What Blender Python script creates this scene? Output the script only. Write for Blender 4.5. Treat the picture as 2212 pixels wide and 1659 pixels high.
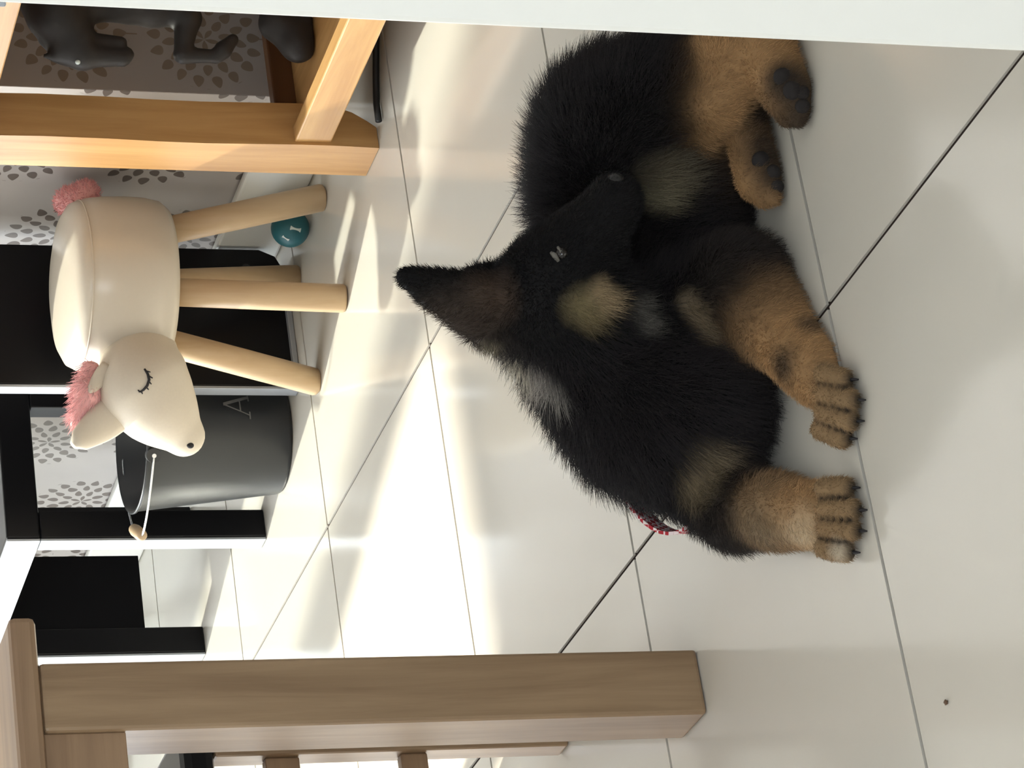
import bpy, bmesh, math, random
import numpy as np
from mathutils import Vector, Matrix

for _o in list(bpy.data.objects):
    bpy.data.objects.remove(_o)
scene = bpy.context.scene
COL = scene.collection
random.seed(7)
rng = np.random.default_rng(7)

# ------------------------------------------------------------------ camera
# phone held sideways: the world's up points to the left edge of the picture
CAM_H, PITCH, ROLL = 1.07675, 0.32725, 0.00834
TH = 0.48429                    # tile grid (and the walls) turned against the view axis
fwd = Vector((0, math.cos(PITCH), -math.sin(PITCH)))
rgt0 = Vector((1, 0, 0)); up0 = rgt0.cross(fwd)
rgt = math.cos(ROLL) * rgt0 + math.sin(ROLL) * up0
upv = -math.sin(ROLL) * rgt0 + math.cos(ROLL) * up0
camd = bpy.data.cameras.new('camera')
cam = bpy.data.objects.new('camera', camd); COL.objects.link(cam)
m = Matrix.Identity(4)
for i in range(3):
    m[i][0] = -upv[i]; m[i][1] = rgt[i]; m[i][2] = -fwd[i]
m[2][3] = CAM_H
cam.matrix_world = m
camd.sensor_fit = 'HORIZONTAL'; camd.sensor_width = 36.0
camd.lens = 36.0 * 6699.66 / 2212.0
camd.clip_start = 0.05
scene.camera = cam

# ------------------------------------------------------------------ light
def an(a, n, z=0.0):
    """room grid (a across the tiles, n along them) -> world"""
    c, s = math.cos(TH), math.sin(TH)
    return Vector((a * c - n * s, a * s + n * c, z))

world = bpy.data.worlds.new('world'); scene.world = world
world.use_nodes = True
bg = world.node_tree.nodes['Background']
bg.inputs[0].default_value = (0.88, 0.95, 1.03, 1)
bg.inputs[1].default_value = 9.4

sund = bpy.data.lights.new('sun', 'SUN'); sund.energy = 17.0; sund.angle = math.radians(2.0)
sund.color = (1.0, 0.93, 0.80)
sun = bpy.data.objects.new('sun', sund); COL.objects.link(sun)
SUN_EL = math.radians(38.0)
sdir = Vector((-0.72, 0.694, 0)).normalized() * math.cos(SUN_EL) + Vector((0, 0, math.sin(SUN_EL)))
sun.rotation_euler = sdir.to_track_quat('Z', 'Y').to_euler()
sun.location = (-3, 6, 3)

def portal(name, loc, size_x, size_y, normal):
    d = bpy.data.lights.new(name, 'AREA'); d.shape = 'RECTANGLE'; d.size = size_x; d.size_y = size_y
    d.cycles.is_portal = True
    o = bpy.data.objects.new(name, d); COL.objects.link(o)
    o.location = loc
    o.rotation_euler = Vector(normal).to_track_quat('-Z', 'Y').to_euler()
    return o

scene.view_settings.view_transform = 'Standard'
scene.view_settings.look = 'None'
scene.view_settings.gamma = 1.0
scene.view_settings.use_curve_mapping = False
scene.view_settings.exposure = 0.0
scene.cycles.caustics_reflective = False
scene.cycles.caustics_refractive = False
scene.cycles.max_bounces = 7
scene.cycles.diffuse_bounces = 4
scene.cycles.glossy_bounces = 3
scene.cycles.transmission_bounces = 4

# room extents on the grid
A_BACK, A_ALC, A_LEFT = 2.12, 2.70, -1.90
N_NEAR, N_COR, N_FAR = -0.95, 3.245, 5.40
CEIL = 2.40
DOOR_A0, DOOR_A1, DOOR_H = -1.70, 0.93, 2.08      # glazed door opening in the far wall
SLIT_A0, SLIT_A1, SLIT_Z0, SLIT_Z1 = 0.97, 1.52, 0.04, 2.37       # added unseen slit beside it, lets weakened sun onto stool and floor
WIN_A0, WIN_A1, WIN_Z0, WIN_Z1 = -1.25, 0.20, 0.98, 2.06    # kitchen window behind the camera
portal('far_door_daylight', an((DOOR_A0 + DOOR_A1) / 2, N_FAR + 0.02, DOOR_H / 2), DOOR_A1 - DOOR_A0, DOOR_H, -an(0, 1))
portal('added_slit_daylight', an((SLIT_A0 + SLIT_A1) / 2, N_FAR + 0.02, (SLIT_Z1 + SLIT_Z0) / 2), SLIT_A1 - SLIT_A0, SLIT_Z1 - SLIT_Z0, -an(0, 1))  # daylight portal for the added slit
portal('near_window_daylight', an((WIN_A0 + WIN_A1) / 2, N_NEAR - 0.02, (WIN_Z0 + WIN_Z1) / 2), WIN_A1 - WIN_A0, WIN_Z1 - WIN_Z0, an(0, 1))

# ------------------------------------------------------------------ materials
def nt(mat):
    mat.use_nodes = True
    t = mat.node_tree
    return t, t.nodes, t.links, t.nodes['Principled BSDF']

def plain(name, col, rough=0.5, metal=0.0, spec=0.5, noise=0.0, nscale=40.0, bump=0.0, coat=0.0):
    mt = bpy.data.materials.new(name)
    t, N, L, b = nt(mt)
    b.inputs['Roughness'].default_value = rough
    b.inputs['Metallic'].default_value = metal
    b.inputs['Specular IOR Level'].default_value = spec
    b.inputs['Coat Weight'].default_value = coat
    tc = N.new('ShaderNodeTexCoord')
    nz = N.new('ShaderNodeTexNoise'); nz.inputs['Scale'].default_value = nscale; nz.inputs['Detail'].default_value = 4
    L.new(tc.outputs['Object'], nz.inputs['Vector'])
    mx = N.new('ShaderNodeMix'); mx.data_type = 'RGBA'
    k0, k1 = 1 - noise, 1 + noise
    mx.inputs['A'].default_value = (col[0] * k0, col[1] * k0, col[2] * k0, 1)
    mx.inputs['B'].default_value = (min(1, col[0] * k1), min(1, col[1] * k1), min(1, col[2] * k1), 1)
    L.new(nz.outputs['Fac'], mx.inputs['Factor'])
    L.new(mx.outputs['Result'], b.inputs['Base Color'])
    if bump:
        bp = N.new('ShaderNodeBump'); bp.inputs['Strength'].default_value = bump; bp.inputs['Distance'].default_value = 0.002
        L.new(nz.outputs['Fac'], bp.inputs['Height']); L.new(bp.outputs['Normal'], b.inputs['Normal'])
    return mt

def wood(name, light, dark, axis='Z', rough=0.38, scale=1.0, spec=0.4):
    """fine streaky grain running along one local axis"""
    mt = bpy.data.materials.new(name)
    t, N, L, b = nt(mt)
    b.inputs['Roughness'].default_value = rough
    b.inputs['Specular IOR Level'].default_value = spec
    tc = N.new('ShaderNodeTexCoord')
    mp = N.new('ShaderNodeMapping')
    s = [55.0 * scale] * 3
    s['XYZ'.index(axis)] = 3.5 * scale
    mp.inputs['Scale'].default_value = s
    L.new(tc.outputs['Object'], mp.inputs['Vector'])
    nz = N.new('ShaderNodeTexNoise'); nz.inputs['Scale'].default_value = 1.0; nz.inputs['Detail'].default_value = 6
    nz.inputs['Roughness'].default_value = 0.6; nz.inputs['Distortion'].default_value = 0.6
    L.new(mp.outputs['Vector'], nz.inputs['Vector'])
    mp2 = N.new('ShaderNodeMapping')
    s2 = [14.0 * scale] * 3; s2['XYZ'.index(axis)] = 2.2 * scale
    mp2.inputs['Scale'].default_value = s2
    L.new(tc.outputs['Object'], mp2.inputs['Vector'])
    n2 = N.new('ShaderNodeTexNoise'); n2.inputs['Scale'].default_value = 1.0; n2.inputs['Detail'].default_value = 3
    L.new(mp2.outputs['Vector'], n2.inputs['Vector'])
    ad = N.new('ShaderNodeMath'); ad.operation = 'MULTIPLY_ADD'; ad.inputs[1].default_value = 0.55
    sc = N.new('ShaderNodeMath'); sc.operation = 'MULTIPLY'; sc.inputs[1].default_value = 0.45
    L.new(n2.outputs['Fac'], sc.inputs[0]); L.new(nz.outputs['Fac'], ad.inputs[0]); L.new(sc.outputs[0], ad.inputs[2])
    cr = N.new('ShaderNodeValToRGB')
    cr.color_ramp.elements[0].position = 0.36; cr.color_ramp.elements[0].color = (*dark, 1)
    cr.color_ramp.elements[1].position = 0.62; cr.color_ramp.elements[1].color = (*light, 1)
    L.new(ad.outputs[0], cr.inputs['Fac']); L.new(cr.outputs['Color'], b.inputs['Base Color'])
    return mt

def floral(name, ground, petal, centre, pitch=(0.42, 0.174), radius=0.076, ring=0.0188):
    """printed wallpaper: staggered dahlia heads made of rings of petals, on thin stems; x = along the wall, z = up"""
    mt = bpy.data.materials.new(name)
    t, N, L, b = nt(mt)
    b.inputs['Roughness'].default_value = 0.42
    b.inputs['Specular IOR Level'].default_value = 0.45
    def M(op, a, bb=None, c=None):
        nd = N.new('ShaderNodeMath'); nd.operation = op
        for i, v in enumerate((a, bb, c)):
            if v is None: continue
            if isinstance(v, (int, float)): nd.inputs[i].default_value = v
            else: L.new(v, nd.inputs[i])
        return nd.outputs[0]
    tc = N.new('ShaderNodeTexCoord')
    sp = N.new('ShaderNodeSeparateXYZ'); L.new(tc.outputs['Object'], sp.inputs[0])
    X, Z = M('ADD', sp.outputs[0], sp.outputs[1]), sp.outputs[2]
    masks = []
    wob = N.new('ShaderNodeTexNoise'); wob.inputs['Scale'].default_value = 26; wob.inputs['Detail'].default_value = 1
    L.new(tc.outputs['Object'], wob.inputs['Vector'])
    wv = M('SUBTRACT', wob.outputs['Fac'], 0.5)
    c0x, c0z = pitch[0] / 2 - centre[0], pitch[1] / 2 - centre[1]
    for ox, oz in ((c0x, c0z), (c0x + pitch[0] / 2, c0z + pitch[1] / 2)):
        lx = M('SUBTRACT', M('MODULO', M('ADD', X, 60 * pitch[0] + ox), pitch[0]), pitch[0] / 2)
        lz = M('SUBTRACT', M('MODULO', M('ADD', Z, 60 * pitch[1] + oz), pitch[1]), pitch[1] / 2)
        r = M('SQRT', M('ADD', M('MULTIPLY', lx, lx), M('MULTIPLY', lz, lz)))
        ang = M('ARCTAN2', lz, lx)
        q = M('DIVIDE', M('ADD', r, M('MULTIPLY', wv, 0.006)), ring)
        k = M('FLOOR', q)
        rf = M('SUBTRACT', M('FRACT', q), 0.5)
        cnt = M('ADD', M('MULTIPLY', k, 4.0), 5.0)
        af = M('SUBTRACT', M('FRACT', M('ADD', M('DIVIDE', M('MULTIPLY', ang, cnt), 2 * math.pi), M('ADD', M('MULTIPLY', k, 0.5), M('MULTIPLY', wv, 0.5)))), 0.5)
        e = M('ADD', M('POWER', M('ABSOLUTE', M('DIVIDE', rf, 0.46)), 2.0), M('POWER', M('ABSOLUTE', M('DIVIDE', af, M('ADD', 0.27, M('MULTIPLY', rf, -0.28)))), 2.0))
        inside = M('MULTIPLY', M('LESS_THAN', e, 1.0), M('LESS_THAN', r, radius))
        stem = M('MULTIPLY', M('LESS_THAN', M('ABSOLUTE', M('SUBTRACT', lx, 0.004)), 0.0011), M('LESS_THAN', lz, -radius * 0.9))
        masks.append(M('MAXIMUM', inside, stem))
    msk = M('MAXIMUM', masks[0], masks[1])
    nz = N.new('ShaderNodeTexNoise'); nz.inputs['Scale'].default_value = 18; nz.inputs['Detail'].default_value = 3
    L.new(tc.outputs['Object'], nz.inputs['Vector'])
    g = N.new('ShaderNodeMix'); g.data_type = 'RGBA'
    g.inputs['A'].default_value = (*[v * 0.93 for v in ground], 1); g.inputs['B'].default_value = (*[v * 1.05 for v in ground], 1)
    L.new(nz.outputs['Fac'], g.inputs['Factor'])
    mx = N.new('ShaderNodeMix'); mx.data_type = 'RGBA'
    L.new(msk, mx.inputs['Factor']); L.new(g.outputs['Result'], mx.inputs['A']); mx.inputs['B'].default_value = (*petal, 1)
    L.new(mx.outputs['Result'], b.inputs['Base Color'])
    return mt

M_TILE = plain('porcelain_tile', (0.63, 0.60, 0.53), rough=0.13, spec=0.55, noise=0.05, nscale=3.0)
M_GROUT = plain('grout', (0.040, 0.030, 0.027), rough=1.0, spec=0.0, noise=0.2, nscale=60)
M_WALL = plain('painted_wall', (0.74, 0.72, 0.68), rough=0.8)
M_CEIL = plain('ceiling_paint', (0.82, 0.81, 0.79), rough=0.9)
M_PAPER = floral('floral_wallpaper', (0.47, 0.44, 0.42), (0.15, 0.125, 0.110), (1.275, 0.220))
M_PAPER_R = floral('floral_wallpaper_return', (0.47, 0.44, 0.42), (0.30, 0.245, 0.19), (5.448, 0.175))
M_WHITE = plain('white_gloss_paint', (0.83, 0.83, 0.78), rough=0.3)
M_OAK = wood('brown_oak', (0.36, 0.245, 0.145), (0.215, 0.135, 0.075), 'Z')
M_OAKX = wood('brown_oak_across', (0.36, 0.235, 0.14), (0.22, 0.135, 0.08), 'X')
M_PINE = wood('honey_pine', (0.58, 0.33, 0.13), (0.42, 0.21, 0.07), 'Z', rough=0.33)
M_PINEY = wood('honey_pine_across', (0.62, 0.37, 0.15), (0.44, 0.23, 0.08), 'Y', rough=0.33)
M_BEECH = wood('pale_beech', (0.60, 0.44, 0.27), (0.50, 0.34, 0.19), 'Z', rough=0.45)
M_BLACK = plain('black_gloss', (0.006, 0.006, 0.007), rough=0.32, spec=0.22)
M_BLACKMATT = plain('black_matt', (0.006, 0.006, 0.007), rough=0.6, spec=0.06)
M_SILVER = plain('brushed_silver', (0.36, 0.38, 0.41), rough=0.38, metal=0.35)
M_CREAM = plain('cream_fabric', (0.58, 0.515, 0.42), rough=0.55, noise=0.04, nscale=300, bump=0.05)
M_CREAMGLOSS = plain('cream_leatherette', (0.59, 0.525, 0.43), rough=0.26, spec=0.6, noise=0.02, nscale=200)
M_PINK = plain('pink_plush', (0.80, 0.42, 0.41), rough=0.9, noise=0.15, nscale=120)
M_INK = plain('black_thread', (0.012, 0.010, 0.012), rough=0.7)
M_BUCKET = plain('matt_black_metal', (0.022, 0.024, 0.027), rough=0.36, spec=0.5, noise=0.1, nscale=30)
M_WIRE = plain('steel_wire', (0.75, 0.78, 0.82), rough=0.25, metal=0.9)
M_GRIP = plain('turned_wood_grip', (0.42, 0.30, 0.18), rough=0.5)
M_LETTER = plain('grey_lettering', (0.13, 0.13, 0.13), rough=0.6)
M_TEAL = plain('teal_rubber', (0.012, 0.105, 0.125), rough=0.5)
M_BONE = plain('white_print', (0.62, 0.68, 0.64), rough=0.6)
M_STATUE = plain('dark_bronze_resin', (0.024, 0.021, 0.020), rough=0.55, spec=0.3, noise=0.35, nscale=60, bump=0.4)
M_CABLE = plain('black_cable', (0.01, 0.01, 0.011), rough=0.5)
M_BROWNRAIL = wood('dark_brown_rail', (0.13, 0.055, 0.022), (0.075, 0.03, 0.012), 'X')  # darker brown than the other rails
M_EYE = plain('dog_eye', (0.012, 0.008, 0.006), rough=0.06, spec=0.7)
M_NOSE = plain('dog_nose', (0.012, 0.012, 0.013), rough=0.28, spec=0.6, noise=0.3, nscale=300, bump=0.3)
M_PAD = plain('paw_pad', (0.028, 0.025, 0.025), rough=0.8, spec=0.2, noise=0.2, nscale=150, bump=0.4)
M_SUNDIM = bpy.data.materials.new('sun_dimming_sheet')  # sheet for the added slit: passes only part of the sun
_t, _N, _L, _b = nt(M_SUNDIM)
_tr = _N.new('ShaderNodeBsdfTransparent'); _tl = _N.new('ShaderNodeBsdfTranslucent'); _mx = _N.new('ShaderNodeMixShader')
_tr.inputs[0].default_value = (0.92, 0.95, 0.95, 1); _tl.inputs[0].default_value = (0.90, 0.93, 0.92, 1); _mx.inputs[0].default_value = 0.36
_nz = _N.new('ShaderNodeTexNoise'); _nz.inputs['Scale'].default_value = 90
_L.new(_tr.outputs[0], _mx.inputs[1]); _L.new(_tl.outputs[0], _mx.inputs[2])
_L.new(_mx.outputs[0], _N['Material Output'].inputs['Surface'])
M_CRUMB = plain('brown_crumb', (0.12, 0.07, 0.04), rough=0.9)

# ------------------------------------------------------------------ mesh helpers
def finish(o, label=None, cat=None, group=None, kind=None):
    if label: o['label'] = label
    if cat: o['category'] = cat
    if group: o['group'] = group
    if kind: o['kind'] = kind
    return o

def obj(name, me, mat=None, parent=None, smooth=False, loc=None, rot=None):
    if isinstance(me, bmesh.types.BMesh):
        bm = me; me = bpy.data.meshes.new(name)
        bmesh.ops.recalc_face_normals(bm, faces=bm.faces[:])
        bm.to_mesh(me); bm.free()
    if mat is not None and not me.materials: me.materials.append(mat)
    if smooth:
        for p in me.polygons: p.use_smooth = True
    o = bpy.data.objects.new(name, me); COL.objects.link(o)
    if parent is not None: o.parent = parent
    if loc is not None: o.location = loc
    if rot is not None: o.rotation_euler = rot
    return o

def empty(name, loc=(0, 0, 0), rz=0.0, **kw):
    o = bpy.data.objects.new(name, None); COL.objects.link(o)
    o.empty_display_size = 0.05
    o.location = loc; o.rotation_euler = (0, 0, rz)
    return finish(o, **kw)

def box_bm(x0, x1, y0, y1, z0, z1, bevel=0.0, seg=2):
    bm = bmesh.new()
    bmesh.ops.create_cube(bm, size=1.0)
    for v in bm.verts:
        v.co = ((x0 + x1) / 2 + v.co.x * (x1 - x0), (y0 + y1) / 2 + v.co.y * (y1 - y0), (z0 + z1) / 2 + v.co.z * (z1 - z0))
    if bevel:
        bmesh.ops.bevel(bm, geom=bm.edges[:], offset=bevel, segments=seg, profile=0.5, affect='EDGES')
    return bm

def box(name, x0, x1, y0, y1, z0, z1, mat, parent=None, bevel=0.0):
    return obj(name, box_bm(x0, x1, y0, y1, z0, z1, bevel), mat, parent)

def prism(name, pts, d, mat, parent=None, axis='y', off=0.0, bevel=0.0):
    """outline pts (two coordinates) extruded by d along an axis"""
    bm = bmesh.new()
    def co(p, e):
        if axis == 'y': return (p[0], off + e, p[1])
        if axis == 'x': return (off + e, p[0], p[1])
        return (p[0], p[1], off + e)
    f = bm.faces.new([bm.verts.new(co(p, 0)) for p in pts])
    r = bmesh.ops.extrude_face_region(bm, geom=[f])
    for v in r['geom']:
        if isinstance(v, bmesh.types.BMVert):
            v.co = Vector(v.co) + Vector(co((0, 0), d)) - Vector(co((0, 0), 0))
    if bevel:
        bmesh.ops.recalc_face_normals(bm, faces=bm.faces[:])
        bmesh.ops.bevel(bm, geom=bm.edges[:], offset=bevel, segments=2, profile=0.5, affect='EDGES')
    return obj(name, bm, mat, parent)

def tube(name, pts, rad, mat, parent=None, seg=10, caps=True, closed=False):
    pts = [Vector(p) for p in pts]
    n = len(pts)
    rads = rad if isinstance(rad, (list, tuple)) else [rad] * n
    bm = bmesh.new(); rings = []
    prev = None
    for i, p in enumerate(pts):
        if closed: t = pts[(i + 1) % n] - pts[i - 1]
        else: t = pts[min(i + 1, n - 1)] - pts[max(i - 1, 0)]
        t.normalize()
        if prev is None:
            ref = Vector((0, 0, 1)) if abs(t.z) < 0.9 else Vector((1, 0, 0))
            x = t.cross(ref).normalized()
        else:
            x = (prev - t * prev.dot(t)).normalized()
        prev = x; y = t.cross(x)
        rings.append([bm.verts.new(p + (x * math.cos(2 * math.pi * k / seg) + y * math.sin(2 * math.pi * k / seg)) * rads[i]) for k in range(seg)])
    for i in range(n if closed else n - 1):
        a, b = rings[i], rings[(i + 1) % n]
        for k in range(seg):
            bm.faces.new((a[k], a[(k + 1) % seg], b[(k + 1) % seg], b[k]))
    if caps and not closed:
        bm.faces.new(rings[0][::-1]); bm.faces.new(rings[-1])
    return obj(name, bm, mat, parent, smooth=True)

def lathe(name, prof, mat, parent=None, seg=48, center=(0, 0, 0), smooth=True):
    bm = bmesh.new(); rings = []
    for r, z in prof:
        if r < 1e-5: rings.append([bm.verts.new((center[0], center[1], center[2] + z))])
        else: rings.append([bm.verts.new((center[0] + r * math.cos(2 * math.pi * k / seg), center[1] + r * math.sin(2 * math.pi * k / seg), center[2] + z)) for k in range(seg)])
    for a, b in zip(rings, rings[1:]):
        for k in range(seg):
            k2 = (k + 1) % seg
            if len(a) == 1: bm.faces.new((a[0], b[k], b[k2]))
            elif len(b) == 1: bm.faces.new((a[k], a[k2], b[0]))
            else: bm.faces.new((a[k], a[k2], b[k2], b[k]))
    return obj(name, bm, mat, parent, smooth=smooth)

def ball(name, c, r, mat, parent=None, scale=(1, 1, 1), seg=20, rot=None):
    bm = bmesh.new()
    bmesh.ops.create_uvsphere(bm, u_segments=seg, v_segments=seg // 2, radius=1.0)
    for v in bm.verts: v.co = (v.co.x * r * scale[0], v.co.y * r * scale[1], v.co.z * r * scale[2])
    return obj(name, bm, mat, parent, smooth=True, loc=c, rot=rot)

# ---- signed-distance modelling: blended tapered limbs meshed into ONE surface (surface nets)
def seg_dist(p, a, b, ra, rb):
    a = np.asarray(a, np.float32); b = np.asarray(b, np.float32)
    ba = b - a; L2 = float(ba @ ba)
    pa = p - a
    if L2 < 1e-10: return np.sqrt((pa * pa).sum(-1)) - ra
    t = np.clip((pa @ ba) / L2, 0, 1)
    d = pa - t[..., None] * ba
    return np.sqrt((d * d).sum(-1)) - (ra + (rb - ra) * t)

def smin(a, b, k):
    h = np.clip(0.5 + 0.5 * (b - a) / k, 0, 1)
    return b + (a - b) * h - k * h * (1 - h)

def sdf_mesh(prims, lo, hi, h, floor_z=None):
    """prims: (a, ra, b, rb, blend). Returns verts, quads"""
    lo = np.array(lo, np.float32); n = np.ceil((np.array(hi) - lo) / h).astype(int) + 1
    ax = [lo[i] + h * np.arange(n[i], dtype=np.float32) for i in range(3)]
    S = np.full(n, 0.08, np.float32)
    for (a, ra, b, rb, k) in prims:
        mrg = max(ra, rb) + 0.06
        mn = np.minimum(a, b) - mrg; mx = np.maximum(a, b) + mrg
        i0 = np.clip(np.floor((mn - lo) / h).astype(int), 0, n); i1 = np.clip(np.ceil((mx - lo) / h).astype(int) + 1, 0, n)
        if (i1 <= i0).any(): continue
        sl = tuple(slice(i0[i], i1[i]) for i in range(3))
        G = np.stack(np.meshgrid(*[ax[i][sl[i]] for i in range(3)], indexing='ij'), -1)
        S[sl] = smin(S[sl], seg_dist(G, a, b, ra, rb), k)
    if floor_z is not None:
        S = np.maximum(S, (floor_z - ax[2])[None, None, :])
    ins = S < 0
    c = np.zeros(n - 1, int)
    for dx in (0, 1):
        for dy in (0, 1):
            for dz in (0, 1):
                c += ins[dx:n[0] - 1 + dx, dy:n[1] - 1 + dy, dz:n[2] - 1 + dz]
    act = (c > 0) & (c < 8)
    idx = np.full(n - 1, -1, int); cells = np.argwhere(act); idx[act] = np.arange(len(cells))
    acc = np.zeros((len(cells), 3)); cnt = np.zeros(len(cells))
    corners = [(x, y, z) for x in (0, 1) for y in (0, 1) for z in (0, 1)]
    for i in range(8):
        for j in range(i + 1, 8):
            d = np.array(corners[j]) - np.array(corners[i])
            if np.abs(d).sum() != 1: continue
            p0 = cells + corners[i]; p1 = cells + corners[j]
            s0 = S[p0[:, 0], p0[:, 1], p0[:, 2]]; s1 = S[p1[:, 0], p1[:, 1], p1[:, 2]]
            m_ = (s0 < 0) != (s1 < 0)
            t = np.where(m_, s0 / np.where(m_, s0 - s1, 1), 0)
            acc += np.where(m_[:, None], np.array(corners[i]) + t[:, None] * d, 0); cnt += m_
    V = lo + h * (cells + acc / cnt[:, None])
    quads = []
    for axis in range(3):
        o1, o2 = [(1, 2), (2, 0), (0, 1)][axis]
        e = [slice(None)] * 3; e2 = [slice(None)] * 3
        e[axis] = slice(0, n[axis] - 1); e2[axis] = slice(1, n[axis])
        cr = ins[tuple(e)] != ins[tuple(e2)]
        pos = np.argwhere(cr)
        ok = (pos[:, o1] > 0) & (pos[:, o2] > 0) & (pos[:, o1] < n[o1] - 1) & (pos[:, o2] < n[o2] - 1)
        pos = pos[ok]
        sgn = ins[tuple(e)][pos[:, 0], pos[:, 1], pos[:, 2]]
        def cell(a_, b_):
            q = pos.copy(); q[:, o1] -= a_; q[:, o2] -= b_
            return idx[q[:, 0], q[:, 1], q[:, 2]]
        Q = np.stack([cell(1, 1), cell(0, 1), cell(0, 0), cell(1, 0)], -1)
        Q[~sgn] = Q[~sgn][:, ::-1]
        quads.append(Q)
    return V, np.concatenate(quads)

def mesh_from(name, V, Q, mat, parent=None):
    me = bpy.data.meshes.new(name)
    me.from_pydata(V.tolist(), [], Q.tolist()); me.update()
    return obj(name, me, mat, parent, smooth=True)

def sdf_field(prims, p):
    s = np.full(len(p), 0.08, np.float32)
    for (a, ra, b, rb, k) in prims: s = smin(s, seg_dist(p, a, b, ra, rb), k)
    return s

def hair(name, roots, tips_fn, rad, cols, mat, parent, npt=5):
    """hair strands as one curves object; tips_fn(t) gives positions along the strands"""
    hc = bpy.data.hair_curves.new(name)
    hc.add_curves([npt] * len(roots))
    P = np.stack([tips_fn(i / (npt - 1)) for i in range(npt)], 1).astype(np.float32)
    hc.attributes['position'].data.foreach_set('vector', P.ravel())
    R = (np.linspace(1, 0.15, npt)[None, :] * np.asarray(rad)[:, None]).astype(np.float32) if not np.isscalar(rad) else np.tile((np.linspace(1, 0.15, npt) * rad).astype(np.float32), (len(roots), 1))
    ra = hc.attributes.get('radius') or hc.attributes.new('radius', 'FLOAT', 'POINT')
    ra.data.foreach_set('value', R.ravel())
    ca = hc.attributes.new('strand_color', 'FLOAT_COLOR', 'CURVE')
    ca.data.foreach_set('color', np.concatenate([cols, np.ones((len(cols), 1))], 1).astype(np.float32).ravel())
    hc.materials.append(mat)
    o = bpy.data.objects.new(name, hc); COL.objects.link(o)
    o.parent = parent
    return o

def strand_mat(name, rough=0.6, spec=0.25):
    mt = bpy.data.materials.new(name)
    t, N, L, b = nt(mt)
    at = N.new('ShaderNodeAttribute'); at.attribute_name = 'strand_color'
    L.new(at.outputs['Color'], b.inputs['Base Color'])
    b.inputs['Roughness'].default_value = rough; b.inputs['Specular IOR Level'].default_value = spec
    return mt
M_STRAND = strand_mat('fur_strands')
M_PLUSHSTRAND = strand_mat('plush_strands', 0.8, 0.2)
# ------------------------------------------------------------------ the setting
ROT = (0, 0, TH)
ROTW = (0, 0, TH + math.pi / 2)        # local x runs along n, local y along -a
floor = obj('floor', box_bm(A_LEFT - 0.1, A_ALC + 0.1, N_NEAR - 0.1, N_FAR + 0.1, -0.06, -0.0025), M_GROUT, rot=ROT)
finish(floor, kind='structure')
GAP, TS = 0.0048, 0.5
tile_me = None
for i in range(-6, 4):
    for j in range(-10, 7):
        a0, n0 = 1.157 + TS * i, 3.5548 + TS * j
        a1, n1 = a0 + TS, n0 + TS
        ca0, ca1 = max(a0, A_LEFT), min(a1, A_ALC)
        cn0, cn1 = max(n0, N_NEAR), min(n1, N_FAR)
        if ca1 - ca0 < 0.02 or cn1 - cn0 < 0.02: continue
        if ca0 >= A_BACK and cn0 >= N_COR: continue
        full = (ca1 - ca0 > TS - 1e-4) and (cn1 - cn0 > TS - 1e-4)
        if full:
            if tile_me is None:
                bm = box_bm(GAP / 2, TS - GAP / 2, GAP / 2, TS - GAP / 2, -0.012, 0.0)
                tile_me = bpy.data.meshes.new('tile'); bmesh.ops.recalc_face_normals(bm, faces=bm.faces[:]); bm.to_mesh(tile_me); bm.free()
                tile_me.materials.append(M_TILE)
            o = bpy.data.objects.new('tile', tile_me); COL.objects.link(o); o.parent = floor
            o.location = (a0, n0, 0)
        else:
            obj('tile', box_bm(ca0 + GAP / 2, ca1 - GAP / 2, cn0 + GAP / 2, cn1 - GAP / 2, -0.012, 0.0), M_TILE, floor)

def wall(name, x0, x1, y0, y1, mat, rot, z0=0.0, z1=CEIL):
    return finish(obj(name, box_bm(x0, x1, y0, y1, z0, z1), mat, rot=rot), kind='structure')
wall('wall_back', N_COR + 0.0005, N_FAR, -(A_BACK + 0.1), -A_BACK, M_PAPER, ROTW)
wall('wall_return', A_BACK + 0.0005, A_ALC, N_COR, N_COR + 0.1, M_PAPER_R, ROT)
wall('wall_alcove', N_NEAR, N_COR + 0.1, -(A_ALC + 0.1), -A_ALC, M_PAPER, ROTW)
# far wall around the glazed door opening, left wall around the window
def multi(name, boxes, mat, rot, kind='structure'):
    bm = bmesh.new()
    for b in boxes:
        t = box_bm(*b); me = bpy.data.meshes.new('t'); t.to_mesh(me); t.free(); bm.from_mesh(me); bpy.data.meshes.remove(me)
    return finish(obj(name, bm, mat, rot=rot), kind=kind)
multi('wall_far', [(A_LEFT - 0.1, DOOR_A0, N_FAR, N_FAR + 0.12, 0, CEIL), (SLIT_A1, A_BACK + 0.1, N_FAR, N_FAR + 0.12, 0, CEIL), (DOOR_A1, SLIT_A0, N_FAR, N_FAR + 0.12, 0, CEIL),
                   (DOOR_A0, DOOR_A1, N_FAR, N_FAR + 0.12, DOOR_H, CEIL), (SLIT_A0, SLIT_A1, N_FAR, N_FAR + 0.12, SLIT_Z1, CEIL), (SLIT_A0, SLIT_A1, N_FAR, N_FAR + 0.12, 0, SLIT_Z0)], M_WALL, ROT)
multi('wall_near', [(A_LEFT - 0.1, WIN_A0, N_NEAR - 0.12, N_NEAR, 0, CEIL), (WIN_A1, A_ALC + 0.1, N_NEAR - 0.12, N_NEAR, 0, CEIL),
                    (WIN_A0, WIN_A1, N_NEAR - 0.12, N_NEAR, 0, WIN_Z0), (WIN_A0, WIN_A1, N_NEAR - 0.12, N_NEAR, WIN_Z1, CEIL)], M_WALL, ROT)
wall('wall_left', A_LEFT - 0.1, A_LEFT, N_NEAR - 0.1, N_FAR, M_WALL, ROT)
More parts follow.
